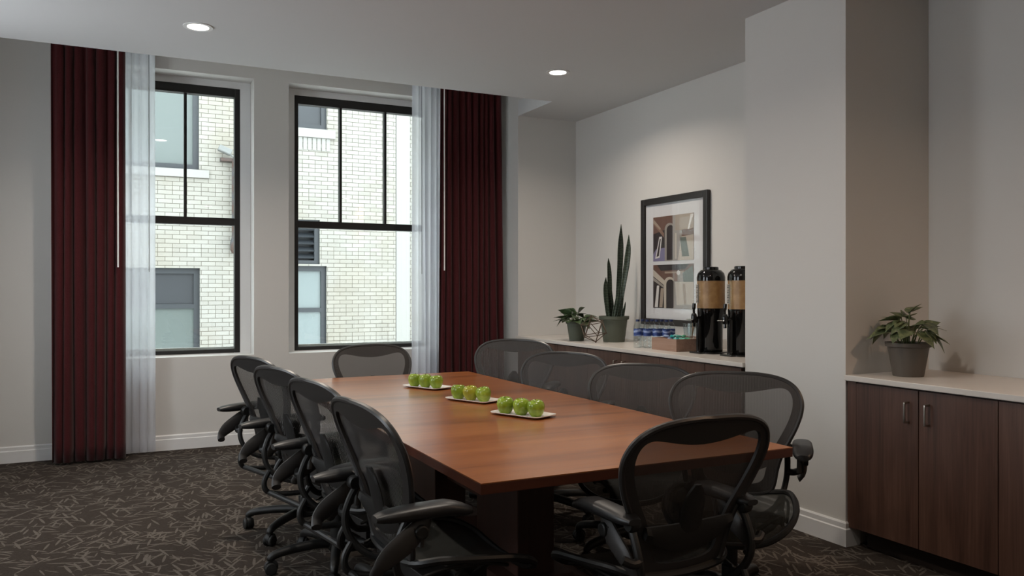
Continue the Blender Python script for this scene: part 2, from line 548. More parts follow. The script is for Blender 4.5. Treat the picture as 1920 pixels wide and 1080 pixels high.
ext_window(-0.35, 1.212, 0.0, 1.645, 1.06, M_extdark, M_extglass)
ext_window(2.0, 3.17, 3.93, 5.6, None, M_extdark)
ext_window(2.2, 3.166, 0.2, 1.70, 0.98, M_extblind, M_extblind)
lv = MB()
lv.box((2.2, YX+0.04, 1.73), (2.26, YX+0.14, 2.45)); lv.box((2.97, YX+0.04, 1.73), (3.05, YX+0.14, 2.45))
lv.box((2.26, YX+0.04, 2.38), (2.97, YX+0.14, 2.45)); lv.box((2.26, YX+0.04, 1.73), (2.97, YX+0.14, 1.79))
for k in range(5):
    z = 1.83 + k*0.115
    lv.add([(2.26, YX+0.04, z), (2.97, YX+0.04, z), (2.97, YX+0.13, z+0.07), (2.26, YX+0.13, z+0.07),
            (2.26, YX+0.05, z-0.01), (2.97, YX+0.05, z-0.01), (2.97, YX+0.14, z+0.06), (2.26, YX+0.14, z+0.06)],
           [(0,1,2,3),(4,7,6,5),(0,4,5,1),(1,5,6,2),(2,6,7,3),(3,7,4,0)])
bb(lv, 'louver_vent', M_extframe)
bb(MB().box((2.2, YX+0.2, 1.75), (3.05, YX+0.22, 2.45)), 'vent_backing', M_extdark)
bb(MB().box((-0.5, YX-0.04, 3.03), (1.34, YX+0.06, 3.15)), 'window_sill', M_stone)
bb(MB().box((1.9, YX-0.04, 3.79), (3.30, YX+0.06, 3.93)), 'window_sill', M_stone)
sol = MB()
for k in range(16):
    sol.box((2.03+k*0.075, YX-0.012, 3.585), (2.03+k*0.075+0.06, YX+0.03, 3.785))
bb(sol, 'soldier_course', M_stone)
alley = structure('floor_bounce_slab', MB().box((-9, YO, -1.2), (14, YX, -1.1)), M_bounce)  # added unseen reflector, bounces daylight up to the ceiling
# downpipe and floodlight on the brick
M_pipe = mat('rusty_pipe', (0.10, 0.075, 0.065), 0.7)
pn = noise(M_pipe, objcoord(M_pipe), 6, 4)
L(M_pipe, ramp(M_pipe, pn, [(0.35, (0.045, 0.048, 0.052)), (0.6, (0.05, 0.026, 0.018))]), P(M_pipe).inputs['Base Color'])
pp = MB()
pp.tube([(1.72, YX-0.10, 3.34), (1.72, YX-0.10, 2.10)], 0.055, 14)
pp.lathe([(0.06, 0), (0.085, 0.05), (0.085, 0.16), (0.06, 0.25)], (1.725, YX-0.10, 1.88), 14)
pp.box((1.50, YX-0.12, 3.30), (1.74, YX, 3.35))
pipe = pp.build('drain_pipe', M_pipe)
tag(pipe, 'rusty dark drain pipe on the brick outside the left window', 'pipe')
fl = empty('flood_light', (1.62, YX-0.12, 3.42))
tag(fl, 'small grey flood light above the drain pipe on the brick wall', 'outdoor light')
M_grey = mat('weathered_grey', (0.14, 0.145, 0.14), 0.6)
Mh = Matrix.Translation((-0.06, -0.02, 0.04)) @ Matrix.Rotation(R(22), 4, 'Y')
MB().box((-0.10, -0.07, -0.045), (0.10, 0.07, 0.045), M=Mh).build('lamp_head', M_grey, fl, bevel=0.015)
MB().tube([(0.0, 0, 0.0), (0.07, 0.02, -0.05), (0.10, 0.12, -0.05)], 0.014, 8).build('bracket', M_grey, fl)
# ------------------------------------------------------------------ curtains
def pleated(x0, x1, y, z0, z1, amp, folds, seed, m, name, thick=0.003, flare=0.0, cols=None, slip=0.0):
    rnd = random.Random(seed)
    ph = [rnd.uniform(0, 6.28) for _ in range(6)]
    nc = cols or folds*12; nr = 26
    mb = MB(); rings = []
    for j in range(nr+1):
        v = j/nr; z = z1 + (z0-z1)*v
        row = []
        for i in range(nc+1):
            u = i/nc
            uu = u + 0.010*math.sin(3.1*u*6.28+ph[0]+v*0.8) + 0.006*math.sin(11*u+ph[1]+2.3*v)
            wv = math.sin(uu*folds*2*PI + ph[2]*0 + 0.35*math.sin(v*2.2+ph[3]+u*9))
            a = amp*(0.55+0.45*v)*(1 + 0.35*math.sin(u*17+ph[4]))
            xx = x0 + (x1-x0)*u
            xx += flare*v*((u-0.5)*2)
            xx += 0.35*a*math.cos(uu*folds*2*PI)
            yy = y + a*(abs(wv)**0.7*(1 if wv > 0 else -1)) + slip*v
            row.append((xx, yy, z))
        rings.append(row)
    mb.loft(rings, closed=False)
    return mb.build(name, m, smooth=True, angle=80, solid=thick)
lc = pleated(-0.42, 0.085, 7.03, 0.018, 3.30, 0.040, 7, 3, M_red, 'drape', flare=-0.006)
tag(lc, 'burgundy floor length drape at the left end of the window wall', 'curtain', 'burgundy drapes')
rc = pleated(2.72, 3.335, 7.03, 0.018, 3.30, 0.036, 10, 5, M_red, 'drape', flare=0.022)
tag(rc, 'burgundy floor length drape beside the right window, near the niche', 'curtain', 'burgundy drapes')
ls = pleated(0.075, 0.305, 7.165, 0.022, 3.32, 0.026, 4, 11, M_sheer, 'sheer_curtain', thick=0.0, cols=90)
tag(ls, 'white sheer curtain hanging over the left window', 'sheer curtain', 'white sheers')
rs = pleated(2.49, 2.79, 7.165, 0.022, 3.32, 0.026, 5, 13, M_sheer, 'sheer_curtain', thick=0.0, cols=100)
tag(rs, 'white sheer curtain hanging over the right window', 'sheer curtain', 'white sheers')
tk = MB().box((-0.45, 7.0, 3.33), (3.40, 7.06, 3.36)).box((-0.45, 7.14, 3.33), (3.40, 7.19, 3.36))
tag(tk.build('curtain_track', M_trim, smooth=False), 'white twin curtain track inside the ceiling pocket above both windows', 'curtain track')
def wand(x, y, z0, m, label, r=0.006):
    o = MB().tube([(x, y, 3.32), (x+0.002, y, z0+0.05), (x+0.002, y, z0)], r, 8).build('curtain_wand', m)
    tag(o, label, 'curtain wand')
wand(0.040, 6.955, 1.50, M_wand, 'white curtain wand hanging in front of the left burgundy drape')
wand(2.735, 6.955, 1.50, M_wand, 'white curtain wand hanging in front of the right burgundy drape')
wand(0.265, 7.12, 1.47, M_wandg, 'thin grey wand hanging at the left sheer curtain', 0.004)
wand(2.575, 7.12, 1.47, M_wandg, 'thin grey wand hanging at the right sheer curtain', 0.004)

# ------------------------------------------------------------------ recessed ceiling lights
M_lens = bpy.data.materials.new('lamp_lens'); M_lens.use_nodes = True
P(M_lens).inputs['Emission Color'].default_value = (1.0, 0.93, 0.82, 1)
P(M_lens).inputs['Emission Strength'].default_value = 14
def downlight(x, y, label, z=HC, power=LAMP_W, tint=(1.0, 0.88, 0.75), spread=150):
    t = tag(empty('recessed_light', (x, y, z)), label, 'ceiling light', 'recessed ceiling lights')
    MB().lathe([(0.088, -0.006), (0.088, 0.0), (0.062, 0.0), (0.064, -0.006)], closed=True, seg=36).build('trim_ring', M_trim, t)
    MB().lathe([(0.0005, -0.004), (0.062, -0.003), (0.062, -0.001), (0.0005, -0.001)], closed=False, seg=32).build('lens', M_lens, t)
    ld = bpy.data.lights.new('lamp', 'AREA'); ld.shape = 'DISK'; ld.size = 0.11
    ld.energy = power; ld.color = tint; ld.spread = R(spread)
    lo = bpy.data.objects.new('lamp', ld); COL.objects.link(lo)
    lo.parent = t; lo.location = (0, 0, -0.012)
    return t
downlight(0.478, 5.37, 'round recessed ceiling light over the left window end of the room', power=LAMP_W*1.5)
downlight(3.0, 5.31, 'round recessed ceiling light in front of the counter niche', power=LAMP_W*1.1)
for x, y, lb, k in [(0.478, 2.7, 'added fill light above the left row of chairs, out of view', 0.5), (1.74, 2.7, 'added fill light above the near end of the table, out of view', 0.9),
                 (0.478, 0.1, 'added fill light above the camera side, out of view', 0.4),
                 (1.7, -2.0, 'added fill light at the back of the room, out of view', 0.5)]:
    downlight(x, y, lb, power=LAMP_W*k)  # added lamps, unseen, to brighten the room
downlight(3.80, 0.55, 'recessed ceiling light over the right cabinets, out of view', power=15, tint=(1.0, 0.64, 0.40))

# ------------------------------------------------------------------ counters and cabinets
def counter(name, y0, y1, label):
    o = MB().box((XC-0.005, y0, 0.862), (XR-0.002, y1, 0.89)).build(name, M_counter, smooth=False, bevel=0.003)
    return tag(o, label, 'countertop')
counter('countertop', 3.764, 6.828, 'long white stone countertop in the wall niche')
counter('countertop', 1.30, 3.012, 'white stone countertop over the right cabinets beside the pier')

def handle(parent, y, zc=0.745, xo=XC+0.018):
    """upright bow handle"""
    mb = MB()
    mb.tube(spline([(xo, y, zc+0.048), (xo-0.026, y, zc+0.046), (xo-0.030, y, zc+0.036), (xo-0.030, y, zc-0.036), (xo-0.026, y, zc-0.046), (xo, y, zc-0.048)], 4), 0.0055, 10)
    h = mb.build('door_handle', M_nickel, parent)
    return h
def cabinet(ya, ym, yb, label, group):
    """one base unit with two doors meeting at ym; fronts look to -x"""
    t = tag(empty('base_cabinet', (XR-0.3, (ya+yb)/2, 0)), label, 'cabinet', group)
    ox, oy, oz = t.location
    c = MB(); c.box((XC+0.040, ya+0.001, 0.10), (XR-0.004, yb-0.001, 0.860))
    a = c.build('cabinet_body', M_cabcase, t, smooth=False); a.location = (-ox, -oy, 0)
    k = MB().box((XC+0.10, ya+0.001, 0.0), (XR-0.004, yb-0.001, 0.10)).build('toe_kick', M_cabcase, t, smooth=False); k.location = (-ox, -oy, 0)
    for y0, y1, hy in ((ya, ym, ym-0.054), (ym, yb, ym+0.054)):
        d = MB().box((XC+0.018, y0+0.002, 0.103), (XC+0.038, y1-0.002, 0.853)).build('cabinet_door', M_cab, t, smooth=False, bevel=0.001)
        d.location = (-ox, -oy, 0)
        handle(d, hy)
    return t
cabinet(2.21, 2.595, 2.955, 'dark walnut base cabinet under the potted plant, right of the pier', 'cabinets right of the pier')
cabinet(1.45, 1.83, 2.21, 'dark walnut base cabinet at the right edge, nearest the camera', 'cabinets right of the pier')
fil = MB().box((XC+0.022, 2.957, 0.10), (XC+0.06, 3.012, 0.86)).build('filler_strip', M_cab, smooth=False)
tag(fil, 'narrow dark walnut filler strip between pier and right cabinet', 'cabinet filler')
for ya, ym, yb, lb in ((3.80, 4.14, 4.62, 'dark walnut base cabinet in the niche, nearest the pier, under the coffee urns'),
                       (4.62, 5.10, 5.58, 'dark walnut base cabinet in the middle of the niche, under the water bottles'),
                       (5.58, 6.06, 6.54, 'dark walnut base cabinet in the niche, farthest from the pier, under the potted plants')):
    cabinet(ya, ym, yb, lb, 'cabinets in the niche')
fil = MB().box((XC+0.022, 6.542, 0.10), (XC+0.06, 6.828, 0.86)).build('filler_strip', M_cab, smooth=False)
tag(fil, 'wide dark walnut filler strip at the window end of the niche', 'cabinet filler')

# ------------------------------------------------------------------ framed picture
def picture():
    y0, y1, z0, z1 = 4.84, 5.70, 1.035, 2.085
    t = tag(empty('framed_picture', (XR, (y0+y1)/2, z0)), 'black framed picture with two stacked interior photographs on the niche wall', 'picture')
    M_pf = mat('black_stained_frame', (0.016, 0.013, 0.012), 0.35)
    M_mat = mat('mat_board', (0.66, 0.66, 0.67), 0.9)
    def pb(mb, name, m, **kw):
        o = mb.build(name, m, t, smooth=False, **kw); o.location = (-XR, -(y0+y1)/2, -z0); return o
    f = MB(); t0 = 0.052; xf, xb = XR-0.036, XR-0.001
    f.box((xf, y0, z0), (xb, y0+t0, z1)); f.box((xf, y1-t0, z0), (xb, y1, z1))
    f.box((xf, y0+t0, z0), (xb, y1-t0, z0+t0)); f.box((xf, y0+t0, z1-t0), (xb, y1-t0, z1))
    pb(f, 'picture_frame', M_pf, bevel=0.006)
    pb(MB().box((XR-0.014, y0+t0, z0+t0), (XR-0.002, y1-t0, z1-t0)), 'mat_board', M_mat)
    cols = {'dk': (0.030, 0.022, 0.022), 'br': (0.14, 0.075, 0.055), 'br2': (0.22, 0.13, 0.095), 'pur': (0.20, 0.18, 0.30), 'cream': (0.48, 0.42, 0.35),
            'grey': (0.30, 0.27, 0.24), 'teal': (0.13, 0.15, 0.13), 'tan': (0.34, 0.27, 0.21), 'white': (0.66, 0.63, 0.6)}
    names = list(cols); mats = [mat('print_'+k, v, 0.6) for k, v in cols.items()]
    def photo(ya, yb, za, zb, polys):
        mb = MB(); x = XR-0.0145
        W, H = yb-ya, zb-za
        mb.box((x-0.001, ya, za), (x+0.0004, yb, zb), 1)
        for q, (cn, pts) in enumerate(polys):
            xx = x - 0.0012 - 0.00015*q
            vs = [(xx, yb - W*u, za + H*v) for u, v in pts]   # u runs left to right as seen from the room
            mb.add(vs, [tuple(range(len(vs)))], names.index(cn))
        o = mb.build('photograph', mats, t, smooth=False); o.location = (-XR, -(y0+y1)/2, -z0)
    def arch(cu, w, v0, v1, n=10):
        return [(cu-w, v0)] + [(cu - w*math.cos(PI*k/n), v1 - w*1.1 + w*1.1*math.sin(PI*k/n)) for k in range(n+1)] + [(cu+w, v0)]
    P1 = [('br', [(0,1),(1,1),(1,.62),(0,.62)]), ('dk', [(0,.62),(.5,.75),(.5,0),(0,0)]), ('br2', [(0,.98),(.28,.62),(.28,.52),(0,.85)]), ('tan', [(.02,.95),(.2,.74),(.18,.7),(0,.88)]),
          ('pur', [(0,0),(.40,0),(.34,.3),(.08,.28),(0,.16)]), ('white', [(.05,.06),(.16,.55),(.23,.55),(.17,.08)]), ('dk', [(.09,.10),(.17,.5),(.2,.5),(.15,.12)]), ('grey', arch(.42,.12,.0,.84)), ('dk', arch(.44,.09,.02,.79)),
          ('grey', [(.5,1),(.72,1),(.72,0),(.5,.0)]), ('tan', [(.56,1),(1,1),(1,.66),(.56,.66)]), ('cream', [(.72,.52),(1,.54),(1,0),(.62,0)]), ('teal', [(.68,.5),(.82,.5),(.90,.08),(.73,.08)]),  # grey and cream at right stand in for the glass reflection
          ('br', [(.74,.66),(1,.68),(1,.63),(.74,.62)]), ('white', [(.86,.66),(.92,.66),(1,.98),(.93,.98)]), ('tan', [(.9,.66),(.94,.66),(1,.9),(.97,.9)]), ('cream', [(.56,.04),(.6,.04),(.6,.6),(.56,.6)])]
    P2 = [('br', [(0,1),(1,1),(1,.62),(0,.62)]), ('dk', [(.0,.92),(.22,.66),(.3,.5),(.3,0),(0,0)]), ('cream', [(0,.9),(.36,.58),(.32,.50),(0,.74)]), ('grey', [(0,.72),(.3,.5),(.28,.46),(0,.64)]),
          ('dk', [(.1,1),(.9,1),(.8,.88),(.2,.86)]), ('tan', [(.3,.84),(.8,.84),(.8,.80),(.3,.80)]), ('white', [(.04,.02),(.10,.52),(.16,.52),(.12,.02)]), ('tan', [(.16,.02),(.2,.46),(.28,.46),(.24,.02)]), ('cream', arch(.42,.14,.0,.72)), ('dk', arch(.44,.10,.0,.66)),
          ('grey', [(.52,.8),(1,.8),(1,0),(.52,0)]), ('cream', [(.56,.6),(1,.6),(1,.04),(.60,.04)]), ('teal', [(.74,.80),(.98,.96),(1,.6),(.76,.6)]), ('br2', [(.54,.8),(.62,.8),(.62,.62),(.54,.62)]), ('tan', [(.74,.56),(.80,.56),(.84,.06),(.78,.06)]),  # right half: grey and cream painted in place of a reflection
          ('white', [(.60,.83),(.64,.87),(.68,.83),(.68,.78),(.64,.75),(.60,.78)]), ('grey', [(.56,.08),(1,.10),(1,.0),(.5,.0)])]
    photo(5.02, 5.545, 1.56, 1.925, P1)
    photo(5.02, 5.545, 1.175, 1.53, P2)
    pb(MB().box((XR-0.022, y0+t0-0.004, z0+t0-0.004), (XR-0.020, y1-t0+0.004, z1-t0+0.004)), 'glazing', M_picglass)
picture()

# ------------------------------------------------------------------ conference table
TX0, TX1, TY0, TY1, TZ = 1.015, 2.30, 2.275, 5.38, 0.74
tb = tag(empty('conference_table', ((TX0+TX1)/2, (TY0+TY1)/2, 0)), 'long reddish cherry wood conference table standing on the carpet', 'table')
def tbb(mb, name, m, **kw):
    o = mb.build(name, m, tb, smooth=False, **kw); o.location = (-(TX0+TX1)/2, -(TY0+TY1)/2, 0); return o
tbb(MB().box((TX0, TY0, TZ-0.003), (TX1, TY1, TZ)), 'table_top', M_table)
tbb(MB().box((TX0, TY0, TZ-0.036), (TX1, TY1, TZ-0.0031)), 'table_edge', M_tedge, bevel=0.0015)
for yc in (3.35, 4.35):
    p = MB()
    p.box((1.57, yc-0.22, 0.09), (1.75, yc+0.22, TZ-0.037))
    tbb(p, 'pedestal', M_ped, bevel=0.004)
    p = MB()
    p.add([(1.33, yc-0.30, 0.002), (1.99, yc-0.30, 0.002), (1.99, yc+0.30, 0.002), (1.33, yc+0.30, 0.002), (1.50, yc-0.26, 0.09), (1.82, yc-0.26, 0.09), (1.82, yc+0.26, 0.09), (1.50, yc+0.26, 0.09)],
          [(0,3,2,1),(4,5,6,7),(0,1,5,4),(1,2,6,5),(2,3,7,6),(3,0,4,7)])
    tbb(p, 'pedestal_foot', M_ped, bevel=0.004)
tbb(MB().box((1.64, 3.57, 0.30), (1.68, 4.13, 0.60)), 'stretcher_panel', M_ped)

# ------------------------------------------------------------------ mesh office chair
OUT = [(0,.968),(.06,.9675),(.12,.964),(.18,.954),(.228,.936),(.262,.908),(.280,.872),(.284,.838),(.276,.795),(.257,.745),(.232,.695),(.208,.650),(.190,.605),(.178,.560),(.170,.515),(.155,.480),(.11,.463),(.05,.458),(0,.457)]
INN = [(0,.885),(.05,.888),(.10,.895),(.155,.906),(.198,.912),(.228,.902),(.244,.875),(.246,.838),(.236,.795),(.215,.745),(.188,.695),(.163,.650),(.145,.605),(.134,.560),(.126,.530),(.110,.512),(.08,.502),(.04,.498),(0,.497)]
def yback(x, z):
    s = max(0.0, (z-0.457)/0.511)
    y = -0.185 - 0.130*s - 0.010*s*s
    y += 0.020*math.sin(s*PI)                 # slight lumbar push
    return y + 0.008*(abs(x)/0.285)**2
def full(half):
    p = spline([(x, 0, z) for x, z in half], 3)
    r = [(q.x, q.z) for q in p]
    l = [(-x, z) for x, z in reversed(r[1:-1])]
    return r + l
def hw(z):
    p = spline([(x, 0, zz) for x, zz in OUT], 6)
    for a, b in zip(p, p[1:]):
        if a.z >= z >= b.z:
            t = (a.z - z)/max(1e-9, a.z-b.z); return a.x + (b.x-a.x)*t
    return 0.0
def make_chair():
    root = empty('office_chair')
    # --- back frame: a flat ring plus a rolled rim
    fo, fi = full(OUT), full(INN)
    n = len(fo); mb = MB()
    ringA = [(x, yback(x, z)-0.011, z) for x, z in fo]
    ringB = [(x, yback(x, z)-0.001, z) for x, z in fo]
    ringC = [(x, yback(x, z)-0.001, z) for x, z in fi]
    ringD = [(x, yback(x, z)-0.013, z) for x, z in fi]
    mb.loft([ringA, ringB, ringC, ringD], True, False, loop=True)
    mb.tube([(x, yback(x, z)-0.006, z) for x, z in fo], 0.0105, 8, loop=True)
    mb.build('back_frame', M_rim, root)
    # --- woven mesh
    mb = MB(); rows = []
    zs = [0.459 + (0.966-0.459)*(1-math.cos(PI*k/36))/2 for k in range(37)]
    for z in zs:
        h = max(0.004, hw(z)-0.004)
        rows.append([(x, yback(x, z)+0.002, z) for x in [h*(-1+2*i/18) for i in range(19)]])
    mb.loft(rows, closed=False)
    mb.build('back_mesh', M_mesh, root, angle=80)
    # --- lumbar support behind the mesh
    mb = MB(); ra = []
    for i in range(25):
        u = -1 + 2*i/24; x = 0.172*u
        c = 0.615 - 0.030*(1-u*u); hh = 0.020 + 0.026*(1-u*u)
        ring = []
        for dz, dy in ((hh,-0.018),(hh,-0.030),(0,-0.040),(-hh,-0.032),(-hh,-0.018),(0,-0.014)):
            z = c+dz; ring.append((x, yback(x, z)+dy, z))
        ra.append(ring)
    mb.loft(ra)
    rb = []
    for k in range(13):
        v = k/12; z = 0.60 + 0.155*v
        w_ = 0.046*(1 - max(0, v-0.55)**2*3.6)
        ring = []
        for a in range(12):
            an = 2*PI*a/12
            ring.append((w_*math.cos(an), yback(0, z)-0.028+0.010*math.sin(an), z))
        rb.append(ring)
    mb.loft(rb)
    mb.build('lumbar_support', M_blk, root)
    # --- uprights joining back, arms and tilt
    for s in (-1, 1):
        mb = MB()
        mb.tube(spline([(s*.222,-.215,.665),(s*.225,-.255,.60),(s*.222,-.275,.53),(s*.205,-.255,.46),(s*.17,-.19,.405),(s*.10,-.06,.385)], 5), [0.009]+[0.013]*24+[0.013], 10)
        mb.tube(spline([(s*.222,-.270,.55),(s*.250,-.275,.548),(s*.276,-.262,.560)], 4), 0.015, 10)
        mb.lathe([(0.020,-0.018),(0.024,-0.012),(0.024,0.012),(0.020,0.018)], (s*.226,-.240,.655), 16, axis='x')
        mb.build('back_upright', M_blk, root)
    # --- arms
    for s in (-1, 1):
        arm = MB()
        path = spline([(s*.276,-.195,.650),(s*.285,-.225,.622),(s*.291,-.275,.585),(s*.292,-.322,.555),(s*.288,-.352,.525),(s*.272,-.358,.502)], 5)
        nn = len(path); rr = [0.020+0.016*math.sin(PI*min(1, k/(nn*0.8))) for k in range(nn)]
        arm.tube(path, rr, 14, flat=((1,0,0), 0.42))
        arm.tube([(s*.272,-.215,.560),(s*.274,-.205,.660)], 0.010, 10)
        ao = arm.build('arm', M_yoke, root)
        lev = MB()
        lev.lathe([(0.018,-0.012),(0.022,-0.008),(0.022,0.008),(0.018,0.012)], (s*.298,-.225,.612), 18, axis='x')
        lev.box((s*.286,-.25,.592), (s*.302,-.232,.627))
        lev.build('arm_lever', M_blk, ao, bevel=0.002)
        pad = MB(); rings = []
        for k in range(17):
            v = k/16; y = -.368 + .310*v
            e = 1 - abs(2*v-1)**5
            wx = 0.043*(0.55+0.45*e)*(0.94+0.10*v); hz = 0.019*(0.5+0.5*e)*(1+0.25*v)
            zc = 0.668 + 0.004*math.sin(v*PI) - 0.014*max(0, v-0.75)/0.25
            ring = []
            for a in range(20):
                an = 2*PI*a/20
                ca, sa = math.cos(an), math.sin(an)
                ring.append((s*.286 + wx*abs(ca)**0.75*(1 if ca > 0 else -1), y, zc + hz*abs(sa)**0.75*(1 if sa > 0 else -1)))
            rings.append(ring)
        pad.loft(rings)
        pad.build('arm_pad', M_pad, ao, angle=60)
    # --- seat
    so = [(0,-.205,.462),(.10,-.200,.466),(.18,-.185,.476),(.228,-.13,.490),(.250,-.05,.487),(.258,.04,.478),(.256,.12,.466),(.240,.185,.445),(.205,.232,.415),(.15,.255,.385),(.08,.264,.368),(0,.266,.364)]
    half = spline(so, 3)
    loop = [tuple(p) for p in half] + [(-p.x, p.y, p.z) for p in reversed(half[1:-1])]
    MB().tube(loop, 0.013, 8, loop=True).build('seat_frame', M_blk, root)
    mb = MB(); nl = len(loop); rings = []
    for k in range(1, 9):
        r = k/8
        ring = []
        for x, y, z in loop:
            yy = 0.02 + (y-0.02)*r; xx = x*r
            zz = 0.452 + (z-0.452)*r**2.6 - 0.004
            ring.append((xx, yy, zz))
        rings.append(ring)
    mb.loft(rings, True, False)
    mb.add(rings[0], [tuple(range(nl))])
    mb.build('seat_mesh', M_seat, root, angle=80)
    # --- tilt mechanism
    mb = MB()
    mb.box((-.10,-.13,.335), (.10,.11,.405))
    mb.tube([(-.20,-.02,.395),(.20,-.02,.395)], 0.013, 10)
    for s in (-1, 1):
        mb.tube(spline([(s*.205,-.255,.455),(s*.200,-.285,.40),(s*.19,-.265,.352),(s*.165,-.16,.335),(s*.13,-.02,.345),(s*.13,.08,.37)], 5), 0.013, 10)
        mb.tube(spline([(s*.215,-.21,.44),(s*.225,-.10,.462),(s*.228,.02,.458),(s*.222,.12,.432)], 5), 0.0065, 8)
        mb.tube([(s*.21,.06,.455),(s*.11,.04,.37)], 0.011, 8)
    mb.tube([(-.19,-.265,.352),(.19,-.265,.352)], 0.013, 10)
    mb.build('tilt_mechanism', M_blk, root, bevel=0.004)
    for s in (-1, 1):
        kb = MB()
        kb.lathe([(0.012,0),(0.034,0.004),(0.036,0.012),(0.030,0.018),(0.028,0.014),(0.018,0.014),(0.016,0.022),(0.004,0.022)], (0,0,0), 24, axis='x')
        o = kb.build('tension_knob', M_blk, root)
        o.location = (s*.195, -.04, .405); o.scale = (s, 1, 1)
    # --- column and star base
    mb = MB()
    mb.lathe([(0.036,0.085),(0.036,0.19),(0.029,0.195),(0.029,0.34)], seg=20)
    mb.build('gas_column', M_blk, root)
    cas = None
    for k in range(5):
        a = 2*PI*k/5 + 0.35
        ca, sa = math.cos(a), math.sin(a)
        lg = MB()
        path = spline([(0.02,0,.105),(0.08,0,.112),(0.20,0,.105),(0.285,0,.092),(0.315,0,.078),(0.318,0,.066)], 4)
        m_ = len(path)
        lg.tube(path, [0.026-0.010*(i/m_) for i in range(m_)], 12)
        if k == 0: lg.lathe([(0.046,0.075),(0.05,0.085),(0.05,0.125),(0.04,0.135)], seg=24)
        lo = lg.build('leg', M_blk, root); lo.rotation_euler = (0, 0, a)
        cm = MB()
        cr = Matrix.Rotation(0.9*k+0.4, 4, 'Z')
        for s in (-1, 1):
            cm.lathe([(0.012, s*0.008), (0.026, s*0.009), (0.029, s*0.014), (0.029, s*0.022), (0.024, s*0.026), (0.006, s*0.027)], (0, 0, 0.029), 18, axis='y')
        cm.tube([(0,-.010,.029),(0,.010,.029)], 0.008, 8)
        cm.lathe([(0.030,-0.012),(0.033,0),(0.030,0.012)], (0.004,0,0.036), 14, axis='y')
        cm.tube([(0,0,.045),(0,0,.070)], 0.010, 10)
        cm.v = [tuple(cr @ Vector(p)) for p in cm.v]
        co_ = cm.build('caster', M_rubber, lo); co_.location = (0.318, 0, 0)
    return root
proto = make_chair()
BASE_PARTS = ('gas_column', 'leg')
first = True
def place_chair(topx, topy, phi, label, dz=0.0, group='mesh office chairs around the table', spin=0.0):
    """topx/topy: plan position of the top of the back; phi: heading of the chair's front from +y, counter-clockwise"""
    global first
    rz = R(phi)
    lx, ly = 0.0, -0.325
    ox = topx - (lx*math.cos(rz) - ly*math.sin(rz)); oy = topy - (lx*math.sin(rz) + ly*math.cos(rz))
    c = proto if first else copy_tree(proto)
    first = False
    c.location = (ox, oy, 0); c.rotation_euler = (0, 0, rz)
    tag(c, label, 'chair', group)
    for ch in c.children:
        nm = ch.name.split('.')[0]
        if nm == 'leg':
            ch.rotation_euler.z += R(spin)
        elif nm == 'gas_column': pass
        else:
            ch.location.z += dz
            if nm == 'arm' and 'near head' in label:      # this chair's arms are set forward and inward
                ch.location.y += 0.10; ch.location.x += 0.05 if ch.bound_box[0][0] < 0 else -0.05
    return c
CH = [
 (0.695, 2.56, -85, 'black mesh office chair on the left side of the table, nearest the camera', 0.006, 20),
 (0.695, 3.21, -80, 'black mesh office chair on the left side of the table, second from the camera', 0.0, 62),
 (0.670, 3.83, -75, 'black mesh office chair on the left side of the table, third from the camera', -0.003, 0),
 (0.655, 4.46, -72, 'black mesh office chair on the left side of the table, farthest, by the windows', -0.003, 40),
 (1.68, 5.73, 180, 'black mesh office chair at the far head of the table, below the right window', -0.050, 10),
 (2.57, 5.15, 138, 'black mesh office chair on the niche side, farthest, in front of the burgundy drape', -0.004, 30),
 (2.56, 4.42, 128, 'black mesh office chair on the niche side, in front of the potted plants', -0.043, 50),
 (2.60, 3.66, 136, 'black mesh office chair on the niche side, in front of the wooden box', -0.055, 15),
 (2.54, 2.86, 135, 'black mesh office chair on the niche side, nearest, in front of the pier', -0.022, 70),
 (1.63, 1.95, 2, 'black mesh office chair at the near head of the table, seen from behind', -0.030, 33),
]
for tx, ty, ph, lb, dz, sp in CH: place_chair(tx, ty, ph, lb, dz, spin=sp)

# ------------------------------------------------------------------ plates and apples
M_plate = mat('white_porcelain', (0.80, 0.76, 0.72), 0.2)
def plate_mesh():
    mb = MB(); rings = []
    Lh, Wh = 0.150, 0.080
    def rr(l, w_, z, r=0.03):
        pts = []
        for cx, cy, a0 in ((l-r, w_-r, 0), (-l+r, w_-r, 90), (-l+r, -w_+r, 180), (l-r, -w_+r, 270)):
            for k in range(6):
                a = R(a0 + 90*k/5); pts.append((cx + r*math.cos(a), cy + r*math.sin(a), z + 0.007*abs(cx/Lh)**4))
        return pts
    rings = [rr(Lh-.03, Wh-.022, 0.0, .02), rr(Lh, Wh, 0.008), rr(Lh, Wh, 0.011), rr(Lh-.006, Wh-.006, 0.011), rr(Lh-.028, Wh-.022, 0.004, .02)]
    mb.loft(rings, True, True)
    return mb.build('serving_plate', M_plate, angle=50)
def apple_mat(name, shift):
    m = mat(name, (0.35, 0.5, 0.05), 0.22)
    n = noise(m, objcoord(m, (1, 1, 0.5)), 14, 3)
    n2 = noise(m, objcoord(m), 90, 2)
    f = math_node(m, 'ADD', math_node(m, 'MULTIPLY', n, 0.8), math_node(m, 'MULTIPLY', n2, 0.2))
    L(m, ramp(m, f, [(0.3, (0.13+shift, 0.21, 0.014)), (0.55, (0.24+shift, 0.34, 0.026)), (0.75, (0.40+shift, 0.45, 0.08))]), P(m).inputs['Base Color'])
    P(m).inputs['Subsurface Weight'].default_value = 0.08
    P(m).inputs['Subsurface Radius'].default_value = (0.02, 0.02, 0.005)
    return m
M_apple = apple_mat('green_apple_skin', 0.0); M_apple2 = apple_mat('yellow_green_apple_skin', 0.10)
M_stem = mat('apple_stem', (0.10, 0.06, 0.03), 0.8)
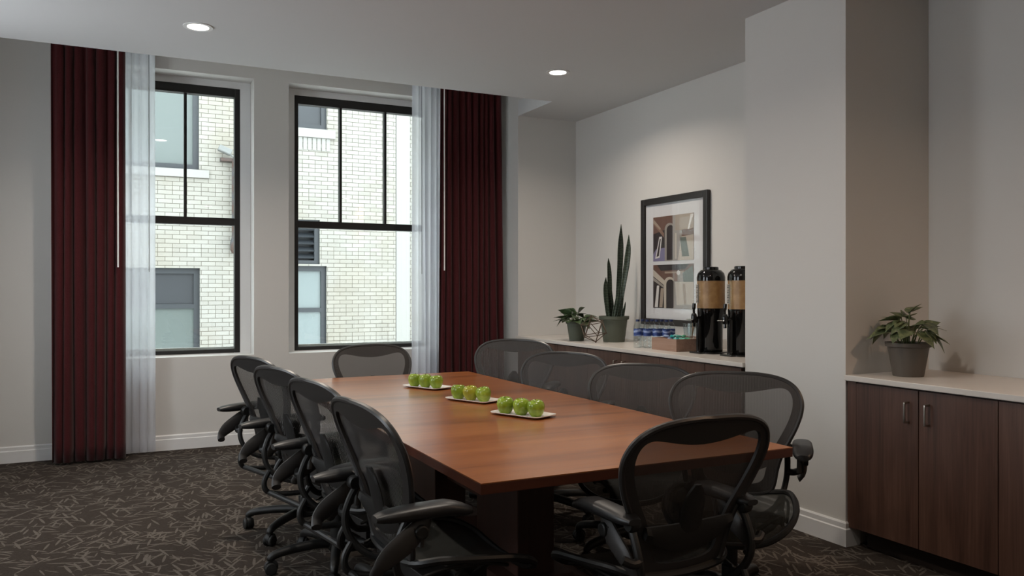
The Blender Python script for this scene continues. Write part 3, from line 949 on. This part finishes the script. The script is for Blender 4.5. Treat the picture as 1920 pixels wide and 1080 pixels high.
def apple(m):
    t = empty('green_apple')
    prof = [(0.002,0.005),(0.008,0.001),(0.016,0.000),(0.0245,0.004),(0.0335,0.017),(0.0405,0.035),(0.0425,0.050),(0.0385,0.0655),(0.029,0.0755),(0.018,0.0785),(0.010,0.0745),(0.004,0.066),(0.0008,0.063)]
    sp = spline([(r, 0, z) for r, z in prof], 3)
    mb = MB(); rings = []
    for p in sp:
        ring = []
        for k in range(30):
            a = 2*PI*k/30
            q = 1 + 0.018*math.cos(5*a)*(1 if p.z < 0.03 else 0.4) + 0.012*math.cos(2*a+1)
            ring.append((p.x*q*math.cos(a), p.x*q*math.sin(a), p.z))
        rings.append(ring)
    mb.loft(rings)
    mb.build('fruit', m, t, angle=80)
    MB().tube([(0,0,.062),(0.001,0,.074),(0.004,0.002,.084)], [0.0012,0.0012,0.0018], 6).build('stem', M_stem, t)
    return t
pl = plate_mesh(); a1 = apple(M_apple); a2 = apple(M_apple2)
PL = [((1.70, 4.60), 'nearest the windows', 'farthest'), ((1.725, 3.965), 'in the middle of the table', 'middle'), ((1.735, 3.405), 'nearest the camera', 'nearest')]
pdir = math.atan2(-0.917, 0.40)
usedp = usedA = usedB = False
for i, ((px_, py_), where, w2) in enumerate(PL):
    o = pl if not usedp else copy_tree(pl); usedp = True
    o.location = (px_, py_, TZ); o.rotation_euler = (0, 0, pdir)
    tag(o, 'white rectangular plate of apples on the table, %s' % where, 'plate', 'plates of apples')
    adir = math.atan2(-0.85, 0.53)
    for j, (off, side) in enumerate(((-0.086, 'left'), (0.0, 'middle'), (0.086, 'right'))):
        if i == 1 and j == 1:
            q = a2 if not usedB else copy_tree(a2); usedB = True; cn = 'yellowish green apple'
        else:
            q = a1 if not usedA else copy_tree(a1); usedA = True; cn = 'green apple'
        q.location = (px_ - 0.012 + off*math.cos(adir), py_ - 0.002 + off*math.sin(adir), TZ+0.004)
        q.rotation_euler = (R(random.uniform(-9, 9)), R(random.uniform(-9, 9)), random.uniform(0, 6.28))
        q.scale = (0.98+random.uniform(-.02,.02),)*3
        tag(q, '%s at the %s of the three on the %s plate' % (cn, side, w2 if w2 != 'middle' else 'middle table'), 'apple', 'apples on plates')

# ------------------------------------------------------------------ things on the niche counter
ZC = 0.89
def pot(t, r_top, r_bot, h, m, soil):
    mb = MB()
    mb.lathe([(0.001, 0.0), (r_bot, 0.0), (r_bot*1.02, 0.004), (r_top*0.90, h*0.86), (r_top, h*0.88), (r_top*1.02, h), (r_top*0.95, h), (r_top*0.86, h*0.86), (r_top*0.84, h*0.80)], seg=40)
    mb.build('pot', m, t)
    MB().lathe([(0.001, h*0.84), (r_top*0.87, h*0.83), (r_top*0.86, h*0.78), (0.001, h*0.78)], seg=24).build('soil', soil, t)
M_potg = mat('sage_green_pot', (0.085, 0.095, 0.070), 0.55)
M_potb = mat('grey_brown_pot', (0.095, 0.080, 0.065), 0.55)
M_soil = mat('potting_soil', (0.03, 0.02, 0.015), 0.95)
def leaf_mat(name, a, b, rough=0.4):
    m = mat(name, a, rough)
    n = noise(m, objcoord(m), 40, 3, 0.6)
    L(m, ramp(m, n, [(0.38, a), (0.66, b)]), P(m).inputs['Base Color'])
    return m
M_leaf = leaf_mat('pothos_leaf', (0.030, 0.055, 0.022), (0.06, 0.095, 0.035))
M_leafv = leaf_mat('variegated_leaf', (0.050, 0.070, 0.030), (0.16, 0.18, 0.085))
M_stemg = mat('leaf_stem', (0.09, 0.12, 0.04), 0.5)
def heart_leaf(mb, base, d, up, ln, wd, droop=0.35, fold=0.25):
    """pointed heart-shaped leaf starting at base heading d"""
    d = Vector(d).normalized(); up = Vector(up).normalized(); s = d.cross(up).normalized(); up = s.cross(d).normalized()
    rows = []
    for i in range(9):
        v = i/8
        wv = wd*(math.sin(PI*min(1, v*1.02)**0.62))*(1-0.25*v) if 0 < v < 1 else (0.10*wd if v == 0 else 0.01*wd)
        c = Vector(base) + d*(ln*v) - up*(droop*ln*v*v)
        row = []
        for k in (-1, -0.5, 0, 0.5, 1):
            row.append(c + s*(wv*k) + up*(fold*wv*abs(k)) - d*(0.16*ln*(abs(k)**1.5)*(1-v)*(1 if v < 0.2 else 0.4)))
        rows.append(row)
    mb.loft(rows, closed=False)
def bushy(name, loc, r_top, r_bot, h, potm, leafm, leaves, label, cat='potted plant', seed=1):
    t = tag(empty(name, loc), label, cat)
    pot(t, r_top, r_bot, h, potm, M_soil)
    rnd = random.Random(seed)
    mb = MB(); sm = MB()
    for (dx, dy, dz, ang, el, ln) in leaves:
        tip = Vector((dx, dy, h*0.84 + dz))
        b = Vector((dx*0.30+rnd.uniform(-.012,.012), dy*0.30+rnd.uniform(-.012,.012), h*0.82))
        mid = b.lerp(tip, 0.55) + Vector((0, 0, 0.025))
        sm.tube(spline([b, mid, tip], 4), 0.0022, 6)
        d = Vector((math.cos(ang)*math.cos(el), math.sin(ang)*math.cos(el), math.sin(el)))
        heart_leaf(mb, tip, d, (math.cos(ang)*0.9 + rnd.uniform(-.3,.3), math.sin(ang)*0.9 + rnd.uniform(-.3,.3), 0.75), ln, ln*rnd.uniform(.36, .46), rnd.uniform(.05, .3), rnd.uniform(.15, .35))
    sm.build('stems', M_stemg, t)
    mb.build('foliage', leafm, t, angle=80, solid=0.0012)
    return t
def gen_leaves(n, rad, hmin, hmax, lmin, lmax, seed):
    rnd = random.Random(seed); out = []
    for k in range(n):
        a = 2*PI*k/n*1.9 + rnd.uniform(-.3, .3)
        f = math.sqrt((k+0.5)/n)
        r = rad*f
        z = hmax - (hmax-hmin)*f + rnd.uniform(-.012, .012)
        out.append((r*math.cos(a), r*math.sin(a), z, a + rnd.uniform(-.5, .5), rnd.uniform(-.8, .25) + 0.7*(1-f), rnd.uniform(lmin, lmax)))
    return out
bushy('potted_pothos', (3.575, 6.00, ZC), 0.093, 0.062, 0.165, M_potg, M_leaf, gen_leaves(34, 0.125, 0.030, 0.11, 0.085, 0.115, 4),
      'small bushy green plant in a sage pot at the window end of the niche counter', seed=3)
bushy('potted_pothos', (3.655, 2.83, ZC), 0.108, 0.072, 0.172, M_potb, M_leafv, gen_leaves(32, 0.115, 0.075, 0.200, 0.075, 0.115, 9),
      'variegated leafy plant in a grey brown pot on the right counter beside the pier', seed=8)
# snake plant
sp_ = tag(empty('snake_plant', (3.77, 5.72, ZC)), 'tall upright snake plant in a sage green pot on the niche counter', 'potted plant')
pot(sp_, 0.125, 0.088, 0.215, M_potg, M_soil)
M_snake = mat('snake_plant_leaf', (0.02, 0.035, 0.02), 0.45)
wv = M_snake.node_tree.nodes.new('ShaderNodeTexWave'); wv.bands_direction = 'Z'; wv.inputs['Scale'].default_value = 14
wv.inputs['Distortion'].default_value = 6; wv.inputs['Detail Scale'].default_value = 3
L(M_snake, objcoord(M_snake), wv.inputs['Vector'])
L(M_snake, ramp(M_snake, wv.outputs[1], [(0.2, (0.013, 0.024, 0.015)), (0.9, (0.045, 0.065, 0.042))]), P(M_snake).inputs['Base Color'])
# leaf: list of (dx, z, halfwidth) seen from the room, dy spread
camr = Vector((math.cos(YAW), -math.sin(YAW), 0)); camf = Vector((math.sin(YAW), math.cos(YAW), 0))
def snake_leaf(pts, dep, twist):
    mb = MB(); rows = []
    sp = spline([(a, b, c) for a, b, c in pts], 5)
    for i, q in enumerate(sp):
        c = camr*q.x + camf*dep + Vector((0, 0, q.y))
        tw = twist + 0.5*i/len(sp)
        s = camr*math.cos(tw) + camf*math.sin(tw); nrm = camr*(-math.sin(tw)) + camf*math.cos(tw)
        h_ = max(0.0008, q.z*0.82)
        rows.append([c - s*h_, c - s*h_*0.5 + nrm*0.25*h_, c + nrm*0.35*h_, c + s*h_*0.5 + nrm*0.25*h_, c + s*h_])
    mb.loft(rows, closed=False)
    mb.build('leaf', M_snake, sp_, angle=80, solid=0.003)
snake_leaf([(.035,.17,.022),(.032,.30,.024),(.040,.45,.026),(.052,.62,.032),(.058,.78,.036),(.060,.88,.026),(.062,.985,.001)], 0.01, 0.2)
snake_leaf([(.055,.17,.018),(.060,.34,.020),(.080,.50,.026),(.105,.66,.030),(.118,.78,.024),(.122,.895,.001)], -0.02, -0.5)
snake_leaf([(-.035,.17,.020),(-.030,.30,.022),(-.032,.42,.028),(-.034,.56,.028),(-.040,.65,.020),(-.044,.70,.001)], 0.02, 0.3)
snake_leaf([(-.045,.17,.018),(-.060,.28,.022),(-.070,.40,.027),(-.072,.48,.022),(-.070,.54,.001)], -0.03, 0.1)
snake_leaf([(-.015,.17,.016),(.000,.26,.018),(.020,.36,.014),(.036,.44,.010),(.042,.475,.001)], -0.04, -0.2)
snake_leaf([(-.010,.17,.018),(-.004,.30,.018),(-.012,.40,.016),(-.022,.50,.001)], 0.04, 0.8)
snake_leaf([(.065,.17,.014),(.075,.24,.014),(.088,.30,.009),(.092,.335,.001)], -0.03, 0.0)
snake_leaf([(.020,.17,.018),(.045,.27,.020),(.062,.35,.014),(.060,.40,.001)], -0.05, 0.3)

# geodesic wire ball
gb = tag(empty('wire_ball', (3.545, 5.68, ZC)), 'geometric wire ball ornament in front of the snake plant', 'ornament')
M_bronze = mat('aged_bronze', (0.10, 0.07, 0.05), 0.5, 0.5)
phi_ = (1+5**.5)/2
IV = [Vector(v).normalized() for v in [(0,1,phi_),(0,-1,phi_),(0,1,-phi_),(0,-1,-phi_),(1,phi_,0),(-1,phi_,0),(1,-phi_,0),(-1,-phi_,0),(phi_,0,1),(phi_,0,-1),(-phi_,0,1),(-phi_,0,-1)]]
rot = Matrix.Rotation(0.5, 3, 'X') @ Matrix.Rotation(0.35, 3, 'Z')
IV = [rot @ v for v in IV]
rb_ = 0.108; zmin = min(v.z for v in IV)
wr = MB(); nd = MB()
pts_ = [Vector((v.x*rb_, v.y*rb_, (v.z-zmin)*rb_+0.008)) for v in IV]
for i in range(12):
    for j in range(i+1, 12):
        if (IV[i]-IV[j]).length < 1.1: wr.tube([pts_[i], pts_[j]], 0.0032, 6)
    nd.lathe([(0.0008,-0.008),(0.0055,-0.006),(0.008,0),(0.0055,0.006),(0.0008,0.008)], tuple(pts_[i]), 10)
wr.build('wire_struts', M_bronze, gb); nd.build('wire_joints', M_bronze, gb)

# water bottles
M_lab = mat('blue_label', (0.03, 0.07, 0.28), 0.4)
lt = M_lab.node_tree.nodes.new('ShaderNodeTexWave'); lt.bands_direction = 'Z'; lt.inputs['Scale'].default_value = 9; lt.inputs['Distortion'].default_value = 5
L(M_lab, objcoord(M_lab), lt.inputs['Vector'])
L(M_lab, ramp(M_lab, lt.outputs[1], [(0.55, (0.025, 0.055, 0.22)), (0.95, (0.30, 0.38, 0.60))]), P(M_lab).inputs['Base Color'])
M_cap = mat('navy_cap', (0.012, 0.025, 0.10), 0.4)
def bottle():
    t = empty('water_bottle')
    MB().lathe([(0.001,0.004),(0.012,0.002),(0.026,0.0),(0.030,0.006),(0.030,0.030),(0.0285,0.036),(0.030,0.042),(0.030,0.060),(0.0285,0.066),(0.030,0.072),(0.030,0.150),(0.026,0.168),(0.014,0.190),(0.0125,0.197)], seg=22).build('bottle_body', M_clear, t)
    MB().lathe([(0.0305,0.088),(0.0308,0.088),(0.0308,0.142),(0.0305,0.142)], seg=22, closed=True).build('bottle_label', M_lab, t)
    MB().lathe([(0.001,0.197),(0.0145,0.197),(0.0145,0.212),(0.001,0.213)], seg=18).build('bottle_cap', M_cap, t)
    return t
bt = bottle(); ub = False
words = [['front left corner', 'front, second from the left', 'front, third from the left', 'front right'], ['back left corner', 'back, second from the left', 'back, third from the left', 'back right corner']]
for r_ in range(2):
    for k in range(4):
        q = bt if not ub else copy_tree(bt); ub = True
        # rows run along the counter; left in the photo is farther down the wall
        q.location = (3.565 + r_*0.070 + k*0.050, 5.085 - k*0.052 + r_*0.035, ZC)
        q.rotation_euler = (0, 0, k*1.3+r_)
        tag(q, 'clear water bottle with blue label, %s of the eight' % words[r_][k], 'bottle', 'water bottles on the niche counter')

# wooden box with glasses, packets and stirrers
M_boxw = wood('oak_box', (0.22, 0.13, 0.09), (0.30, 0.185, 0.135), (0.36, 0.235, 0.18), 'y', 0.55, 1.4)
BX, BY = 3.745, 4.755
bx = tag(empty('wooden_box', (BX, BY, ZC)), 'low open wooden box holding glasses and sweets beside the coffee urns', 'box')
mb = MB(); hx, hy, hz = 0.185, 0.145, 0.088
mb.box((-hx,-hy,0),(hx,hy,0.012)); mb.box((-hx,-hy,0.012),(-hx+0.012,hy,hz)); mb.box((hx-0.012,-hy,0.012),(hx,hy,hz))
mb.box((-hx+0.012,-hy,0.012),(hx-0.012,-hy+0.012,hz)); mb.box((-hx+0.012,hy-0.012,0.012),(hx-0.012,hy,hz))
mb.box((-0.01,-hy+0.012,0.012),(0.0,hy-0.012,hz-0.004))
mb.build('box_shell', M_boxw, bx, smooth=False, bevel=0.0015)
tl_ = MB().box((-hx+0.013,-hy+0.013,hz-0.022),(-0.011,hy-0.013,hz-0.012)).build('box_tray', M_boxw, bx, smooth=False)
MB().box((0.001,-hy+0.013,hz-0.022),(hx-0.013,hy-0.013,hz-0.012)).build('box_tray', M_boxw, bx, smooth=False)
zt = ZC+hz-0.012
def tumbler(x, y, label):
    o = MB().lathe([(0.001,0.0),(0.026,0.0),(0.033,0.11),(0.031,0.11),(0.025,0.006),(0.001,0.006)], seg=24).build('drinking_glass', M_clear)
    o.location = (x, y, zt); tag(o, label, 'glass', 'glasses in the wooden box')
tumbler(BX+0.095, BY+0.085, 'clear glass in the wooden box, on the bottle side')
tumbler(BX+0.060, BY-0.005, 'clear glass in the wooden box, on the urn side')
M_stir = mat('birch_stirrer', (0.62, 0.50, 0.36), 0.6)
for k in range(5):
    a = R(-16 + 8*k)
    o = MB().box((-0.004,-0.0008,0),(0.004,0.0008,0.135)).build('coffee_stirrer', M_stir, smooth=False)
    o.location = (BX+0.060+0.010*math.sin(a*2), BY-0.010+0.004*k-0.008, zt+0.007); o.rotation_euler = (R(9), a*0.55, 0.3)
    tag(o, 'pale wooden stirrer standing in the glass nearer the urns', 'stirrer', 'stirrers in the glass')
pc = [(0.02,0.30,0.28),(0.10,0.42,0.34),(0.05,0.30,0.16),(0.22,0.30,0.48),(0.02,0.22,0.30),(0.35,0.55,0.55)]
pm = [mat('wrapper_%s' % n_, c_, 0.25) for n_, c_ in zip(('teal','mint','green','blue','petrol','silver'), pc)]
pn_ = ['teal', 'mint green', 'dark green', 'pale blue', 'petrol blue', 'silvery']
rnd = random.Random(5)
for k in range(12):
    mbp = MB(); rows = []
    for i in range(7):
        u = -1 + i/3
        wq = 0.010*(1-abs(u)**3) + (0.010 if abs(u) > 0.95 else 0.003)
        hq = 0.008*(1-abs(u)**4) + 0.001
        rows.append([(0.024*u, wq, 0.009), (0.024*u, wq*.5, 0.009+hq), (0.024*u, -wq*.5, 0.009+hq), (0.024*u, -wq, 0.009), (0.024*u, -wq*.5, 0.009-hq), (0.024*u, wq*.5, 0.009-hq)])
    mbp.loft(rows)
    o = mbp.build('wrapped_sweet', pm[k % 6])
    lay = k // 6
    o.location = (BX-0.150+0.045*(k % 3)+rnd.uniform(-.006,.006), BY-0.10+0.075*((k//3) % 2)+rnd.uniform(-.01,.01)+lay*0.04, zt+0.002+lay*0.016)
    o.rotation_euler = (rnd.uniform(-.15,.15), rnd.uniform(-.15,.15), rnd.uniform(0,3.1))
    tag(o, '%s wrapped sweet in the %s layer in the front of the wooden box' % (pn_[k % 6], 'top' if lay else 'bottom'), 'sweet', 'wrapped sweets in the wooden box')

# coffee urns
M_urn = mat('glossy_black', (0.006, 0.006, 0.006), 0.08)
M_tan = mat('coffee_print', (0.42, 0.24, 0.10), 0.4)
nz = noise(M_tan, objcoord(M_tan), 16, 4, 0.6)
L(M_tan, ramp(M_tan, nz, [(0.3, (0.26, 0.135, 0.05)), (0.7, (0.42, 0.25, 0.105))]), P(M_tan).inputs['Base Color'])
M_gauge = mat('gauge_strip', (0.35, 0.31, 0.27), 0.3)
M_ink = mat('dark_ink', (0.03, 0.03, 0.03), 0.5)
def urn():
    t = empty('coffee_urn')
    mb = MB(); mb.lathe([(0.001,0),(0.118,0),(0.122,0.004),(0.118,0.012),(0.001,0.014)], seg=40)
    mb.box((-0.145,-0.055,0),(-0.07,0.055,0.013))
    mb.build('urn_base', M_urn, t, bevel=0.002)
    MB().lathe([(0.001,0.014),(0.078,0.014),(0.080,0.02),(0.080,0.225),(0.092,0.25),(0.094,0.310),(0.001,0.310)], seg=44).build('urn_body', M_urn, t)
    MB().lathe([(0.001,0.310),(0.0945,0.310),(0.0945,0.500),(0.001,0.500)], seg=48).build('printed_band', M_tan, t)
    MB().lathe([(0.001,0.500),(0.097,0.500),(0.097,0.525),(0.090,0.552),(0.070,0.573),(0.052,0.578),(0.052,0.592),(0.048,0.596),(0.001,0.597)], seg=48).build('domed_lid', M_urn, t)
    g = MB(); g.box((-0.106,-0.012,0.30),(-0.090,0.012,0.500)); gg = g.build('sight_gauge', M_clear, t, bevel=0.003)
    g = MB(); g.box((-0.0985,0.016,0.345),(-0.0945,0.040,0.475))
    M2 = g.build('gauge_label', M_gauge, t, smooth=False)
    g = MB()
    for k in range(11): g.box((-0.0995,0.020,0.352+0.011*k),(-0.0984,0.036-0.006*(k % 3),0.357+0.011*k))
    g.build('label_lettering', M_ink, t, smooth=False)
    f = MB()
    f.tube([(-0.07,0,0.245),(-0.150,0,0.240)], 0.013, 12); f.lathe([(0.017,-0.03),(0.020,-0.02),(0.020,0.02),(0.014,0.035)], (-0.148,0,0.242), 14)
    f.tube([(-0.148,0,0.215),(-0.148,0,0.185)], 0.010, 10)
    ft = f.build('faucet', M_urn, t)
    MB().tube(spline([(-0.148,0,0.275),(-0.150,0,0.30),(-0.146,0,0.345)], 4), [0.008]*5+[0.012]*4, 12).build('faucet_handle', M_urn, ft)
    gd = MB().tube(spline([(-0.150,-0.010,0.235),(-0.185,-0.03,0.235),(-0.190,0.0,0.235),(-0.185,0.03,0.235),(-0.150,0.010,0.235)], 4), 0.004, 8).build('faucet_guard', M_chrome, ft)
    fr = MB()
    fr.tube([(-0.105,0,0.013),(-0.105,0,0.24)], 0.020, 16)
    fr.build('front_post', M_urn, t)
    return t
u1 = urn(); u1.location = (3.735, 4.45, ZC)
tag(u1, 'glossy black coffee urn with tan band, next to the wooden box', 'coffee urn', 'coffee urns on the niche counter')
u2 = copy_tree(u1); u2.location = (3.765, 4.17, ZC)
tag(u2, 'glossy black coffee urn with tan band, half hidden by the pier', 'coffee urn')
